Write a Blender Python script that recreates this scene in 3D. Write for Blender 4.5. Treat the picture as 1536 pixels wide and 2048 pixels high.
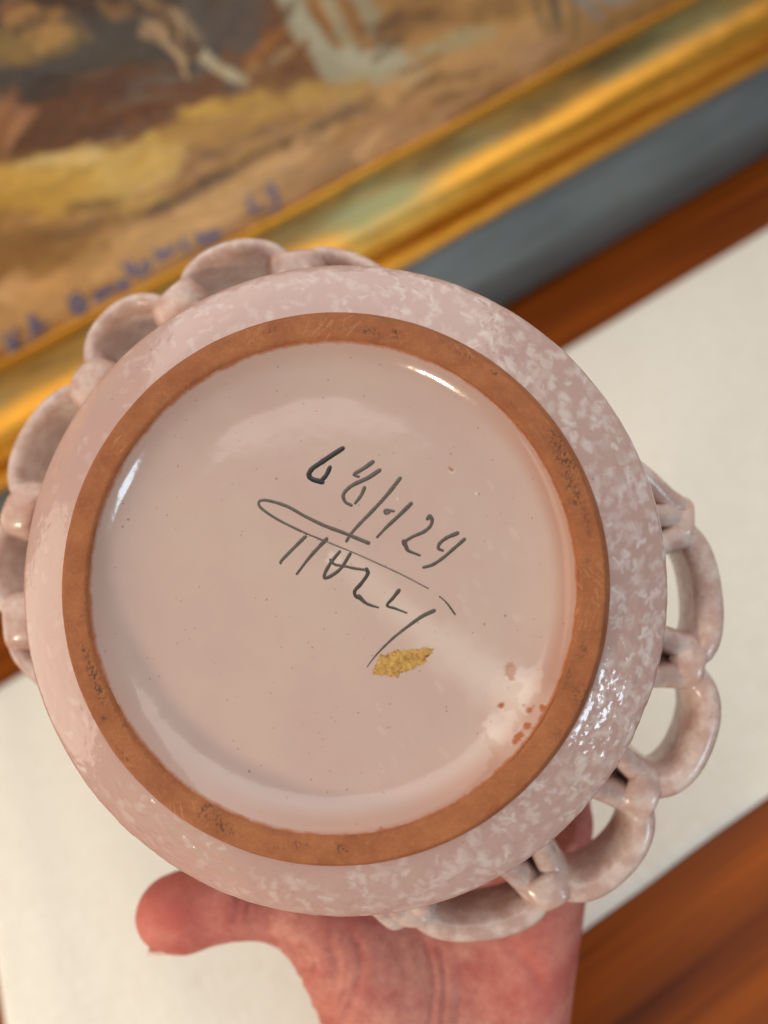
import bpy, math, random
import numpy as np
from mathutils import Matrix, Vector

for o in list(bpy.data.objects):
    bpy.data.objects.remove(o)
scene = bpy.context.scene
COL = scene.collection
rng = np.random.default_rng(7)
random.seed(7)

# ------------------------------------------------------------------ camera
# The table top is the world plane z = 0; x runs along the table edge.
F = 1500.0                       # focal length in photo pixels (1536 x 2048)
D0 = 0.50                        # metres from lens to table along the axis
ex = Vector((0.845, 0.515, -0.143)).normalized()          # world axes seen by the camera
yy = Vector((-0.515 * 0.766, 0.845 * 0.766, -0.643))
yy = (yy - ex * yy.dot(ex)).normalized()
zz = ex.cross(yy).normalized()
M = Matrix((ex, yy, zz))         # camera -> world (rows are the axes)
CAM = M @ Vector((0, 0, D0))
CAMW = Matrix.Translation(CAM) @ M.to_4x4()
cam_data = bpy.data.cameras.new("camera")
cam = bpy.data.objects.new("camera", cam_data)
COL.objects.link(cam)
cam.matrix_world = CAMW
cam_data.sensor_fit = 'HORIZONTAL'
cam_data.sensor_width = 36.0
cam_data.lens = F / 1536 * 36.0
cam_data.clip_start = 0.01
cam_data.clip_end = 50
cam_data.dof.use_dof = True
cam_data.dof.focus_distance = 0.174
cam_data.dof.aperture_fstop = 7.4
scene.camera = cam

# ------------------------------------------------------------------ light
world = bpy.data.worlds.new("World")
scene.world = world
world.use_nodes = True
bg = world.node_tree.nodes["Background"]
bg.inputs[0].default_value = (1.0, 0.95, 0.91, 1)
bg.inputs[1].default_value = 0.23

def cam_dir(v):
    return (M @ Vector(v)).normalized()

def area_light(name, direction, dist, sx, sy, energy, color, shape='RECTANGLE'):
    d = bpy.data.lights.new(name, 'AREA')
    d.shape = shape
    d.size = sx
    d.size_y = sy
    d.energy = energy
    d.color = color
    o = bpy.data.objects.new(name, d)
    COL.objects.link(o)
    target = CAM + M @ Vector((0, -0.02, -0.20))
    o.location = target + cam_dir(direction) * dist
    o.rotation_euler = (target - o.location).to_track_quat('-Z', 'Y').to_euler()
    return o

area_light("window_light", (0.66, -0.38, 0.62), 1.6, 0.30, 0.42, 5.5, (0.62, 0.83, 1.0))
area_light("table_lamp_light", (-0.56, -0.66, 0.50), 0.85, 0.10, 0.10, 3.6, (1.0, 0.82, 0.62), 'DISK')
area_light("side_lamp_light", (-0.95, -0.16, -0.10), 0.90, 0.80, 0.80, 2.4, (1.0, 0.82, 0.62), 'DISK')
area_light("ceiling_light", (-0.22, 0.76, 0.52), 2.0, 3.2, 3.2, 52, (1.0, 0.94, 0.87))

scene.view_settings.view_transform = 'Standard'
scene.view_settings.look = 'None'
scene.view_settings.exposure = 0.0
scene.view_settings.gamma = 1.0
scene.view_settings.use_curve_mapping = False
scene.render.engine = 'CYCLES'
scene.render.resolution_x = 768
scene.render.resolution_y = 1024

# ------------------------------------------------------------------ helpers
def lin(c):
    c = np.asarray(c, float) / 255.0
    return np.where(c <= 0.04045, c / 12.92, ((c + 0.055) / 1.055) ** 2.4)

def lin4(c):
    l = lin(c)
    return (float(l[0]), float(l[1]), float(l[2]), 1.0)

def mesh_obj(name, verts, faces, mat, parent=None, smooth=True, attrs=None, colors=None):
    me = bpy.data.meshes.new(name)
    verts = np.asarray(verts, np.float64).reshape(-1, 3)
    if isinstance(faces, np.ndarray):
        n, k = faces.shape
        me.vertices.add(len(verts))
        me.vertices.foreach_set("co", verts.astype(np.float32).ravel())
        me.loops.add(n * k)
        me.loops.foreach_set("vertex_index", faces.astype(np.int32).ravel())
        me.polygons.add(n)
        me.polygons.foreach_set("loop_start", np.arange(0, n * k, k, dtype=np.int32))
        me.update(calc_edges=True)
    else:
        me.from_pydata([tuple(v) for v in verts], [], faces)
    me.validate()
    if smooth:
        me.polygons.foreach_set("use_smooth", np.ones(len(me.polygons), dtype=bool))
    for k, a in (attrs or {}).items():
        at = me.attributes.new(k, 'FLOAT', 'POINT')
        at.data.foreach_set("value", np.asarray(a, np.float32).ravel())
    for k, a in (colors or {}).items():
        at = me.attributes.new(k, 'FLOAT_COLOR', 'POINT')
        a = np.asarray(a, np.float32).reshape(-1, 3)
        at.data.foreach_set("color", np.c_[a, np.ones(len(a))].astype(np.float32).ravel())
    if mat:
        me.materials.append(mat)
    o = bpy.data.objects.new(name, me)
    COL.objects.link(o)
    if parent:
        o.parent = parent
    return o

def grid_faces(nu, nv, wrap_u=False):
    iu = np.arange(nu if wrap_u else nu - 1)
    iv = np.arange(nv - 1)
    U, V = np.meshgrid(iu, iv, indexing='ij')
    U2 = (U + 1) % nu
    a = U * nv + V
    b = U2 * nv + V
    return np.stack([a, b, b + 1, a + 1], -1).reshape(-1, 4)

def tag(o, label=None, cat=None, group=None, kind=None):
    if label: o["label"] = label
    if cat: o["category"] = cat
    if group: o["group"] = group
    if kind: o["kind"] = kind
    return o

def sm(x, a, b):
    t = np.clip((x - a) / (b - a), 0, 1)
    return t * t * (3 - 2 * t)

def vnoise(x, y, seed=0):
    """smooth 2-D value noise in -1..1"""
    r = np.random.default_rng(seed).uniform(-1, 1, (256, 256))
    xi = np.floor(x).astype(int); yi = np.floor(y).astype(int)
    fx = x - xi; fy = y - yi
    fx = fx * fx * (3 - 2 * fx); fy = fy * fy * (3 - 2 * fy)
    g = lambda i, j: r[i & 255, j & 255]
    return (g(xi, yi) * (1 - fx) + g(xi + 1, yi) * fx) * (1 - fy) + (g(xi, yi + 1) * (1 - fx) + g(xi + 1, yi + 1) * fx) * fy

def fbm(x, y, seed=0, n=4):
    s = 0; a = 1; t = 0
    for i in range(n):
        s = s + a * vnoise(x * 2 ** i + 17.3 * i, y * 2 ** i + 5.1 * i, seed + i); t += a; a *= 0.5
    return s / t

def seg_dist(px, py, pts):
    """distance from points to a polyline, and the arc parameter 0..1"""
    pts = np.asarray(pts, float)
    best = np.full(px.shape, 1e9); par = np.zeros(px.shape)
    L = np.r_[0, np.cumsum(np.hypot(*(pts[1:] - pts[:-1]).T))]
    tot = max(L[-1], 1e-9)
    for i in range(len(pts) - 1):
        ax, ay = pts[i]; dx, dy = pts[i + 1] - pts[i]
        l2 = dx * dx + dy * dy + 1e-12
        t = np.clip(((px - ax) * dx + (py - ay) * dy) / l2, 0, 1)
        d = np.hypot(px - ax - t * dx, py - ay - t * dy)
        m = d < best
        best = np.where(m, d, best)
        par = np.where(m, (L[i] + t * math.sqrt(l2)) / tot, par)
    return best, par

def catmull(pts, per=6):
    P = [np.asarray(p, float) for p in pts]
    P = [2 * P[0] - P[1]] + P + [2 * P[-1] - P[-2]]
    out = []
    for i in range(1, len(P) - 2):
        for k in range(per):
            t = k / per
            out.append(0.5 * (2 * P[i] + (P[i + 1] - P[i - 1]) * t + (2 * P[i - 1] - 5 * P[i] + 4 * P[i + 1] - P[i + 2]) * t * t
                              + (-P[i - 1] + 3 * P[i] - 3 * P[i + 1] + P[i + 2]) * t ** 3))
    out.append(P[-2])
    return np.array(out)

# ---- materials
class Mat:
    def __init__(self, name):
        self.m = bpy.data.materials.new(name)
        self.m.use_nodes = True
        self.nt = self.m.node_tree
        self.p = self.nt.nodes["Principled BSDF"]
    def node(self, t, **kw):
        n = self.nt.nodes.new(t)
        for k, v in kw.items():
            setattr(n, k, v)
        return n
    def link(self, a, b):
        self.nt.links.new(a, b)
    def coord(self, scale=(1, 1, 1), rot=(0, 0, 0), which='Object'):
        tc = self.node('ShaderNodeTexCoord')
        mp = self.node('ShaderNodeMapping')
        mp.inputs['Scale'].default_value = scale
        mp.inputs['Rotation'].default_value = rot
        self.link(tc.outputs[which], mp.inputs['Vector'])
        return mp.outputs['Vector']
    def noise(self, vec, scale, detail=4, rough=0.55):
        n = self.node('ShaderNodeTexNoise')
        n.inputs['Scale'].default_value = scale
        n.inputs['Detail'].default_value = detail
        n.inputs['Roughness'].default_value = rough
        self.link(vec, n.inputs['Vector'])
        return n.outputs['Fac']
    def voronoi(self, vec, scale):
        n = self.node('ShaderNodeTexVoronoi')
        n.inputs['Scale'].default_value = scale
        self.link(vec, n.inputs['Vector'])
        return n.outputs['Distance']
    def rng(self, v, a, b, c=0.0, d=1.0):
        n = self.node('ShaderNodeMapRange')
        n.inputs[1].default_value = a; n.inputs[2].default_value = b
        n.inputs[3].default_value = c; n.inputs[4].default_value = d
        self.link(v, n.inputs[0])
        return n.outputs[0]
    def math(self, op, a, b):
        n = self.node('ShaderNodeMath', operation=op)
        for i, x in enumerate((a, b)):
            if isinstance(x, (int, float)): n.inputs[i].default_value = x
            else: self.link(x, n.inputs[i])
        return n.outputs[0]
    def mix(self, fac, a, b, mode='MIX'):
        n = self.node('ShaderNodeMix', data_type='RGBA', blend_type=mode)
        if isinstance(fac, (int, float)): n.inputs[0].default_value = fac
        else: self.link(fac, n.inputs[0])
        for i, x in ((6, a), (7, b)):
            if isinstance(x, tuple): n.inputs[i].default_value = x
            else: self.link(x, n.inputs[i])
        return n.outputs[2]
    def attr(self, name, color=False):
        n = self.node('ShaderNodeAttribute', attribute_name=name)
        return n.outputs['Color' if color else 'Fac']
    def bump(self, h, strength, dist):
        n = self.node('ShaderNodeBump')
        n.inputs['Strength'].default_value = strength
        n.inputs['Distance'].default_value = dist
        self.link(h, n.inputs['Height'])
        self.link(n.outputs[0], self.p.inputs['Normal'])
    def set(self, **kw):
        for k, v in kw.items():
            self.p.inputs[k.replace('_', ' ')].default_value = v
    def color(self, c):
        if isinstance(c, tuple): self.p.inputs['Base Color'].default_value = c
        else: self.link(c, self.p.inputs['Base Color'])

# ------------------------------------------------------------------ table
def mat_wood():
    m = Mat("polished_cherry_wood")
    v = m.coord((1, 1, 1))
    warp = m.noise(v, 3.0, 3)
    v2 = m.coord((0.9, 22, 1))
    n1 = m.noise(v2, 2.2, 6, 0.6)
    v3 = m.coord((3, 160, 1))
    n2 = m.noise(v3, 2.0, 3, 0.6)
    f = m.math('ADD', m.math('MULTIPLY', n1, 0.75), m.math('MULTIPLY', warp, 0.25))
    c = m.mix(m.rng(f, 0.36, 0.64), lin4((86, 34, 5)), lin4((158, 80, 15)))
    c = m.mix(m.rng(n2, 0.52, 0.75, 0, 0.45), c, lin4((70, 24, 4)))
    m.color(c)
    m.set(Roughness=0.38, Specular_IOR_Level=0.14)
    m.bump(n2, 0.08, 0.0004)
    return m.m

def grid_sheet(name, x0, x1, y0, y1, nx, ny, zf, mat, thick=None):
    xs = np.linspace(x0, x1, nx); ys = np.linspace(y0, y1, ny)
    X, Y = np.meshgrid(xs, ys, indexing='ij')
    Z = zf(X, Y)
    v = np.stack([X, Y, Z], -1).reshape(-1, 3)
    return mesh_obj(name, v, grid_faces(nx, ny), mat)

WOOD = mat_wood()
TX0, TX1, TY0, TY1, TH = -0.95, 0.95, -0.50, 0.52, 0.03
tv = []; b = 0.006
prof = [(0, -TH), (0, -b), (b * 0.3, -b * 0.3), (b, 0)]
rows = []
for ins, z in prof:
    rows.append([(TX0 + ins, TY0 + ins, z), (TX1 - ins, TY0 + ins, z), (TX1 - ins, TY1 - ins, z), (TX0 + ins, TY1 - ins, z)])
tv = [p for r in rows for p in r]
tf = [(4 * i + k, 4 * i + (k + 1) % 4, 4 * i + 4 + (k + 1) % 4, 4 * i + 4 + k) for i in range(3) for k in range(4)]
tf += [(12, 13, 14, 15), (3, 2, 1, 0)]
table = mesh_obj("table_top", tv, tf, WOOD, smooth=False)
tag(table, kind="structure")

# ------------------------------------------------------------------ pixel -> plane helpers (only used to read sizes off the photograph)
def ray(px, py):
    return M @ Vector(((px - 768) / F, -(py - 1024) / F, -1))

def on_plane(px, py, o, n):
    d = ray(px, py)
    return CAM + d * ((o - CAM).dot(n) / d.dot(n))

# ------------------------------------------------------------------ cloth runner
def mat_cloth():
    m = Mat("cream_linen_cloth")
    v = m.coord((1, 1, 1))
    wx = m.noise(m.coord((900, 60, 1)), 1.0, 2)
    wy = m.noise(m.coord((60, 900, 1)), 1.0, 2)
    w = m.math('ADD', wx, wy)
    big = m.noise(v, 9, 3)
    c = m.mix(m.rng(w, 0.8, 1.25), lin4((228, 225, 213)), lin4((241, 240, 232)))
    c = m.mix(m.rng(big, 0.4, 0.7, 0, 0.35), c, lin4((230, 227, 216)))
    m.color(c)
    m.set(Roughness=0.85, Sheen_Weight=0.25, Sheen_Roughness=0.4)
    m.bump(w, 0.5, 0.0006)
    return m.m

P0 = Vector((0, 0, 0)); NZ = Vector((0, 0, 1))
pa = on_plane(1130, 690, P0, NZ); pb = on_plane(60, 1352, P0, NZ)
pc = on_plane(1536, 1590, P0, NZ); pd = on_plane(1170, 1862, P0, NZ)
CY1 = (pa.y + pb.y) / 2; CY0 = (pc.y + pd.y) / 2
CX0 = on_plane(6, 2010, P0, NZ).x; CX1 = 0.62
print("cloth", pa, pb, pc, pd, CX0)
def cloth_mesh():
    nx, ny = 220, 120
    u = np.linspace(0, 1, nx); v = np.linspace(0, 1, ny)
    U, V = np.meshgrid(u, v, indexing='ij')
    X = CX0 + (CX1 - CX0) * U; Y = CY0 + (CY1 - CY0) * V
    fold = 0.0016 * np.exp(-((X - CX0 - 0.085 + 0.05 * (Y - CY0)) / 0.020) ** 2) - 0.0 * X
    fold += 0.0012 * np.exp(-((X - CX0 - 0.028) / 0.012) ** 2)
    fold += 0.0008 * (fbm(X * 9, Y * 7, 31) + 0.6)
    Y = Y + 0.0012 * fbm(X * 14, Y * 3, 40) * (1 - np.minimum(V, 1 - V) * 2)
    edge = np.minimum(np.minimum(U * (CX1 - CX0), (1 - U) * (CX1 - CX0)), np.minimum(V, 1 - V) * (CY1 - CY0))
    Z = 0.0022 * np.sqrt(np.clip(edge / 0.003, 0, 1)) + fold * np.clip(edge / 0.01, 0, 1) + 0.0006
    return np.stack([X, Y, Z], -1).reshape(-1, 3), grid_faces(nx, ny)
cv, cf = cloth_mesh()
cloth = mesh_obj("cloth_runner", cv, cf, mat_cloth())
tag(cloth, "flat cream woven cloth lying on the wooden table below the painting", "cloth")
# hem: a rolled border strip on each long side
def tube(path, rad, nseg=8, closed=False, squash=1.0):
    path = np.asarray(path, float); n = len(path)
    t = np.gradient(path, axis=0)
    t /= np.linalg.norm(t, axis=1)[:, None] + 1e-12
    up = np.tile(np.array([0, 0, 1.0]), (n, 1))
    s = np.cross(t, up); s /= np.linalg.norm(s, axis=1)[:, None] + 1e-12
    w = np.cross(s, t)
    rad = np.broadcast_to(np.asarray(rad, float), (n,))
    a = np.linspace(0, 2 * np.pi, nseg, endpoint=False)
    v = path[:, None, :] + rad[:, None, None] * (np.cos(a)[None, :, None] * s[:, None, :] + squash * np.sin(a)[None, :, None] * w[:, None, :])
    idx = np.arange(n * nseg).reshape(n, nseg)
    fs = []
    for i in range(n - 1):
        for k in range(nseg):
            fs.append((idx[i, k], idx[i, (k + 1) % nseg], idx[i + 1, (k + 1) % nseg], idx[i + 1, k]))
    fs.append(tuple(idx[0, ::-1])); fs.append(tuple(idx[-1]))
    return v.reshape(-1, 3), [tuple(int(q) for q in f) for f in fs]

# ------------------------------------------------------------------ framed painting, leaning back on the table
LEAN = math.radians(20)
pv = Vector((0, math.sin(LEAN), math.cos(LEAN)))      # up the panel
pw = Vector((0, -math.cos(LEAN), math.sin(LEAN)))     # out of the panel
g1 = on_plane(1000, 610, P0, NZ)
FOOT = Vector((0, g1.y, 0.0005))
paint_root = bpy.data.objects.new("framed_painting", None)
COL.objects.link(paint_root)
paint_root.matrix_world = Matrix.Translation(FOOT) @ Matrix((Vector((1, 0, 0)), pv, pw)).transposed().to_4x4()
tag(paint_root, "oil painting in a gilt and grey wooden frame leaning behind the cloth", "painting")
PW0, PW1, PH = -0.66, 0.62, 0.56

def px_panel(px, py, w=0.0):
    p = on_plane(px, py, FOOT + pw * w, pw) - FOOT
    return p.x, p.dot(pv)

hg = px_panel(768, 559, 0.030)[1]; hi = px_panel(768, 312, 0.018)[1]
print("grey height", hg, "inner height", hi)

def rail_frame(name, profile, mat, sub=1):
    """mitred moulding swept round the panel; profile = (inset, height)"""
    corners = [(PW0, 0, 1, 1), (PW1, 0, -1, 1), (PW1, PH, -1, -1), (PW0, PH, 1, -1)]
    pr = np.asarray(profile, float)
    if sub > 1:
        pr = catmull(pr, sub)
    vs = []; fs = []
    nseg = [260, 8, 30, 8]
    ring = []
    for k in range(4):
        x0, y0, sx0, sy0 = corners[k]; x1, y1, sx1, sy1 = corners[(k + 1) % 4]
        for j in range(nseg[k]):
            t = j / nseg[k]
            row = []
            for d, w in pr:
                ax, ay = x0 + sx0 * d, y0 + sy0 * d
                bx, by = x1 + sx1 * d, y1 + sy1 * d
                row.append((ax + (bx - ax) * t, ay + (by - ay) * t, w))
            ring.append(row)
    ring = np.array(ring); nr, npf = ring.shape[:2]
    x, y = ring[..., 0], ring[..., 1]
    if name == "gilt_moulding":
        ring[..., 2] += 0.0005 * fbm(x * 60, y * 160, 3) + 0.0009 * fbm(x * 9, y * 40, 8)
        ring[..., 1] += 0.0004 * fbm(x * 80, y * 10, 13)
    return mesh_obj(name, ring.reshape(-1, 3), grid_faces(nr, npf, True), mat, paint_root)

def mat_grey():
    m = Mat("grey_painted_wood")
    n = m.noise(m.coord((3, 30, 30)), 4, 5)
    n2 = m.noise(m.coord((1, 1, 1)), 40, 4)
    c = m.mix(m.rng(n, 0.35, 0.65), lin4((92, 100, 103)), lin4((110, 119, 122)))
    c = m.mix(m.rng(n2, 0.5, 0.8, 0, 0.35), c, lin4((100, 100, 88)))
    m.color(c); m.set(Roughness=0.42)
    m.bump(n2, 0.1, 0.0005)
    return m.m

def mat_gold():
    m = Mat("worn_gold_leaf")
    v = m.coord((1, 1, 1))
    st = m.noise(m.coord((5, 60, 60)), 2.0, 5, 0.6)
    blot = m.noise(m.coord((7, 26, 26)), 2.2, 4, 0.55)
    fine = m.noise(v, 160, 4)
    tone = m.attr("tone")
    c = m.mix(m.rng(st, 0.35, 0.7), lin4((212, 146, 46)), lin4((240, 182, 80)))
    c = m.mix(m.rng(fine, 0.5, 0.8, 0, 0.3), c, lin4((150, 100, 40)))
    # the cove near the picture keeps a greenish toning with dark rubbed blotches
    pat = m.mix(m.rng(blot, 0.42, 0.60), lin4((158, 118, 48)), lin4((124, 120, 80)))
    pat = m.mix(m.rng(st, 0.52, 0.66, 0, 0.85), pat, lin4((78, 62, 34)))
    c = m.mix(tone, c, pat)
    c = m.mix(m.attr("verdigris"), c, lin4((142, 146, 104)))
    c = m.mix(m.math('MULTIPLY', m.attr("rubbed"), m.rng(fine, 0.3, 0.6, 0.5, 1.0)), c, lin4((84, 70, 42)))
    m.color(c)
    m.link(m.rng(tone, 0, 1, 0.92, 0.45), m.p.inputs['Metallic'])
    m.link(m.rng(st, 0.3, 0.75, 0.30, 0.50), m.p.inputs['Roughness'])
    m.bump(m.math('ADD', fine, st), 0.25, 0.0008)
    return m.m

G = hg
I = hi
rail_frame("grey_moulding", [(0.0, -0.012), (0.0, 0.006), (0.003, 0.011), (G * 0.36, 0.0225), (G * 0.44, 0.0245), (G * 0.52, 0.0250), (G - 0.001, 0.0262), (G + 0.003, 0.0262), (G + 0.003, -0.012)], mat_grey())
W_ = I - G
gold_prof = [(G, 0.024), (G + 0.0005, 0.0300), (G + 0.004, 0.0318), (G + 0.0075, 0.0295), (G + 0.010, 0.0290), (G + 0.013, 0.0325),
             (G + 0.020, 0.0385), (G + W_ * 0.40, 0.0415), (G + W_ * 0.50, 0.0405), (G + W_ * 0.60, 0.0350), (G + W_ * 0.70, 0.0285),
             (G + W_ * 0.82, 0.0240), (G + W_ * 0.91, 0.0222), (G + W_ * 0.925, 0.0235), (G + W_ * 0.96, 0.0245), (I - 0.0005, 0.0225), (I, 0.010)]
gold = rail_frame("gilt_moulding", gold_prof, mat_gold(), sub=3)
co = np.zeros(len(gold.data.vertices) * 3); gold.data.vertices.foreach_get("co", co); co = co.reshape(-1, 3)
inset = np.minimum(np.minimum(co[:, 0] - PW0, PW1 - co[:, 0]), np.minimum(co[:, 1], PH - co[:, 1]))
q = (inset - G) / W_
tone = sm(q, 0.58, 0.70) * (1 - sm(q, 0.89, 0.93)) * 0.95
def rail_patch(px, py, lu, lv):
    cu, cv_ = px_panel(px, py, 0.026)
    return np.exp(-((co[:, 0] - cu) / lu) ** 2 - ((co[:, 1] - cv_) / lv) ** 2) * (co[:, 1] < PH / 2)
verd = np.clip(0.95 * rail_patch(790, 395, 0.030, 0.011) + 0.7 * rail_patch(700, 450, 0.02, 0.010) + 0.5 * rail_patch(1400, 40, 0.04, 0.01), 0, 1)
rub = np.clip(0.85 * rail_patch(1060, 230, 0.035, 0.006) + 0.8 * rail_patch(1210, 130, 0.03, 0.006) + 0.75 * rail_patch(860, 330, 0.022, 0.005) + 0.6 * rail_patch(560, 470, 0.04, 0.007), 0, 1)
for nm_, ar_ in (("verdigris", verd), ("rubbed", rub)):
    a_ = gold.data.attributes.new(nm_, 'FLOAT', 'POINT'); a_.data.foreach_set("value", ar_.astype(np.float32))
at = gold.data.attributes.new("tone", 'FLOAT', 'POINT'); at.data.foreach_set("value", tone.astype(np.float32))

# canvas with brushwork: colours laid down stroke by stroke
CW = 0.0175
cu0, cu1, cv0, cv1 = PW0 + I - 0.004, PW1 - I + 0.004, I - 0.004, PH - I + 0.004
NU, NV = 720, 270
us = np.linspace(cu0, cu1, NU); vs_ = np.linspace(cv0, cv1, NV)
UU, VV = np.meshgrid(us, vs_, indexing='ij')
paint = np.zeros((NU, NV, 3)); paint[:] = lin((160, 118, 66))
relief = np.zeros((NU, NV))
paint *= (1 + 0.25 * fbm(UU * 18, VV * 60, 90))[..., None]

def stroke(pts_px, width_px, col, alpha=0.9, wob=6, seed=None):
    global paint, relief
    pts = [px_panel(p[0] + random.uniform(-wob, wob), p[1] + random.uniform(-wob, wob), CW) for p in pts_px]
    if len(pts) > 2: pts = catmull(pts, 4)
    pts = np.asarray(pts)
    w = width_px / 2 * 0.00033
    lo = pts.min(0) - 2.2 * w; hi_ = pts.max(0) + 2.2 * w
    i0, i1 = np.searchsorted(us, lo[0]), np.searchsorted(us, hi_[0])
    j0, j1 = np.searchsorted(vs_, lo[1]), np.searchsorted(vs_, hi_[1])
    if i1 - i0 < 2 or j1 - j0 < 2: return
    gx, gy = UU[i0:i1, j0:j1], VV[i0:i1, j0:j1]
    d, t = seg_dist(gx, gy, pts)
    s = random.randint(0, 9999) if seed is None else seed
    d = d + w * 0.45 * fbm(gx * 220, gy * 220, s, 3)
    bris = 0.72 + 0.28 * vnoise(d / w * 9 + 50, t * 5, s + 3)
    a = alpha * (1 - sm(d / w, 0.72, 1.08)) * bris * (1 - 0.35 * sm(t, 0.7, 1))
    c = lin(col); c = c * (0.72 + 0.50 * sm(c.mean(), 0.08, 0.26)) * random.uniform(0.86, 1.14)
    cc = c[None, None, :] * (1 + 0.16 * vnoise(d / w * 7, t * 3, s + 9))[..., None]
    paint[i0:i1, j0:j1] = paint[i0:i1, j0:j1] * (1 - a[..., None]) + cc * a[..., None]
    relief[i0:i1, j0:j1] = relief[i0:i1, j0:j1] * (1 - 0.6 * a) + a * bris * 0.0011

def area_strokes(cx, cy, sx, sy, ang, n, L, W, cols, alpha=0.8):
    for _ in range(n):
        x = random.gauss(cx, sx); y = random.gauss(cy, sy)
        a = math.radians(ang + random.gauss(0, 9)); l = L * random.uniform(0.6, 1.3)
        dx, dy = math.cos(a) * l / 2, -math.sin(a) * l / 2
        bend = random.uniform(-0.1, 0.1) * l
        stroke([(x - dx, y - dy), (x + bend * math.sin(a), y + bend * math.cos(a)), (x + dx, y + dy)], W * random.uniform(0.7, 1.3), random.choice(cols), alpha)

TAN = [(166, 122, 68), (176, 132, 78), (150, 108, 58), (182, 140, 88)]
for cx, cy in ((100, 480), (300, 420), (500, 330), (700, 230), (900, 170), (1050, 90), (150, 560), (800, 120), (-150, 560), (1150, -40)):
    area_strokes(cx, cy, 110, 45, 27, 16, 220, 46, TAN, 0.7)
# shadowed upper left
for cx, cy in ((-60, 160), (60, 170), (200, 130), (330, 110), (430, 40), (220, 40), (60, 40), (-100, -40), (200, -80), (450, -80)):
    area_strokes(cx, cy, 70, 32, 14, 12, 210, 50, [(96, 82, 66), (108, 88, 68), (88, 76, 66), (120, 96, 70), (104, 92, 80)], 0.85)
area_strokes(150, 240, 60, 12, 12, 10, 200, 34, [(112, 98, 80), (98, 86, 74)])
area_strokes(300, 220, 110, 26, 16, 22, 220, 40, [(120, 74, 38), (108, 68, 38), (134, 84, 42)], 0.85)
area_strokes(100, 275, 60, 14, 14, 10, 150, 34, [(128, 84, 50), (112, 72, 40)], 0.85)
area_strokes(15, 262, 30, 18, 55, 9, 90, 24, [(166, 116, 78), (150, 100, 62)], 0.8)
area_strokes(20, 88, 60, 16, 15, 8, 150, 22, [(142, 116, 66), (152, 118, 62)], 0.8)
area_strokes(95, 75, 10, 8, 30, 3, 50, 22, [(180, 138, 76)], 0.85)
area_strokes(90, 10, 90, 10, 10, 8, 120, 26, [(78, 58, 44), (92, 64, 44)], 0.85)
area_strokes(40, 20, 24, 10, 60, 4, 60, 18, [(150, 104, 66)], 0.7)
# yellow bank
Y = [(186, 146, 64), (196, 158, 76), (178, 138, 58), (200, 166, 92)]
for k in range(3):
    stroke([(-120, 372 + 18 * k), (40, 352 + 18 * k), (150, 338 + 20 * k), (235, 330 + 22 * k)], 40, Y[k % 4], 0.9)
    stroke([(170, 345 + 16 * k), (250, 318 + 20 * k), (310, 280 + 22 * k), (360, 245 + 24 * k)], 36, Y[(k + 1) % 4], 0.9)
    stroke([(330, 262 + 14 * k), (420, 225 + 16 * k), (520, 200 + 14 * k), (640, 178 + 12 * k)], 30, [(176, 138, 56), (168, 130, 56), (182, 142, 66)][k], 0.85)
area_strokes(70, 385, 90, 14, 12, 16, 150, 30, Y, 0.8)
area_strokes(250, 345, 50, 14, 30, 12, 120, 28, [(196, 160, 84), (200, 166, 90), (186, 148, 66)], 0.85)
area_strokes(150, 315, 60, 5, 8, 6, 130, 16, [(198, 166, 100), (206, 176, 112)], 0.8)
area_strokes(720, 180, 60, 8, 10, 8, 130, 18, [(172, 136, 66)], 0.7)
area_strokes(470, 265, 60, 14, 26, 10, 150, 22, [(160, 116, 56), (172, 130, 66)], 0.7)
# warm shadows below the bank
for pts in ([(140, 420), (190, 408), (245, 400)], [(250, 452), (330, 412), (410, 372)], [(290, 428), (360, 398), (450, 352)], [(400, 372), (480, 330), (560, 296)],
            [(60, 470), (160, 455), (240, 430)], [(-60, 520), (60, 490), (180, 470)], [(560, 290), (640, 250), (740, 200)]):
    stroke(pts, 24, random.choice([(112, 80, 50), (122, 88, 54), (104, 74, 48)]), 0.8)
area_strokes(60, 520, 70, 16, 20, 8, 190, 30, [(142, 102, 52), (156, 114, 60)], 0.75)
area_strokes(270, 480, 90, 16, 28, 10, 180, 26, [(146, 106, 56), (160, 118, 64)], 0.7)
# pale strip close to the frame
for t in np.linspace(-0.15, 1.05, 22):
    x = 20 + 560 * t; y = 640 - 320 * t
    area_strokes(x, y, 16, 10, 29, 3, 130, 26, [(188, 146, 92), (196, 154, 100), (180, 138, 84)], 0.7)
stroke([(5, 585), (30, 572), (46, 556)], 34, (208, 166, 114), 0.9)
area_strokes(820, 260, 60, 16, 28, 12, 130, 24, [(176, 134, 92), (168, 124, 78), (184, 142, 100)], 0.7)
area_strokes(960, 180, 50, 16, 28, 10, 120, 24, [(172, 128, 84), (152, 108, 60)], 0.7)
for pts in ([(800, 200), (860, 170), (930, 150)], [(640, 262), (700, 232), (760, 214)], [(900, 235), (980, 190), (1040, 160)]):
    stroke(pts, 16, (134, 98, 56), 0.7)
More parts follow.
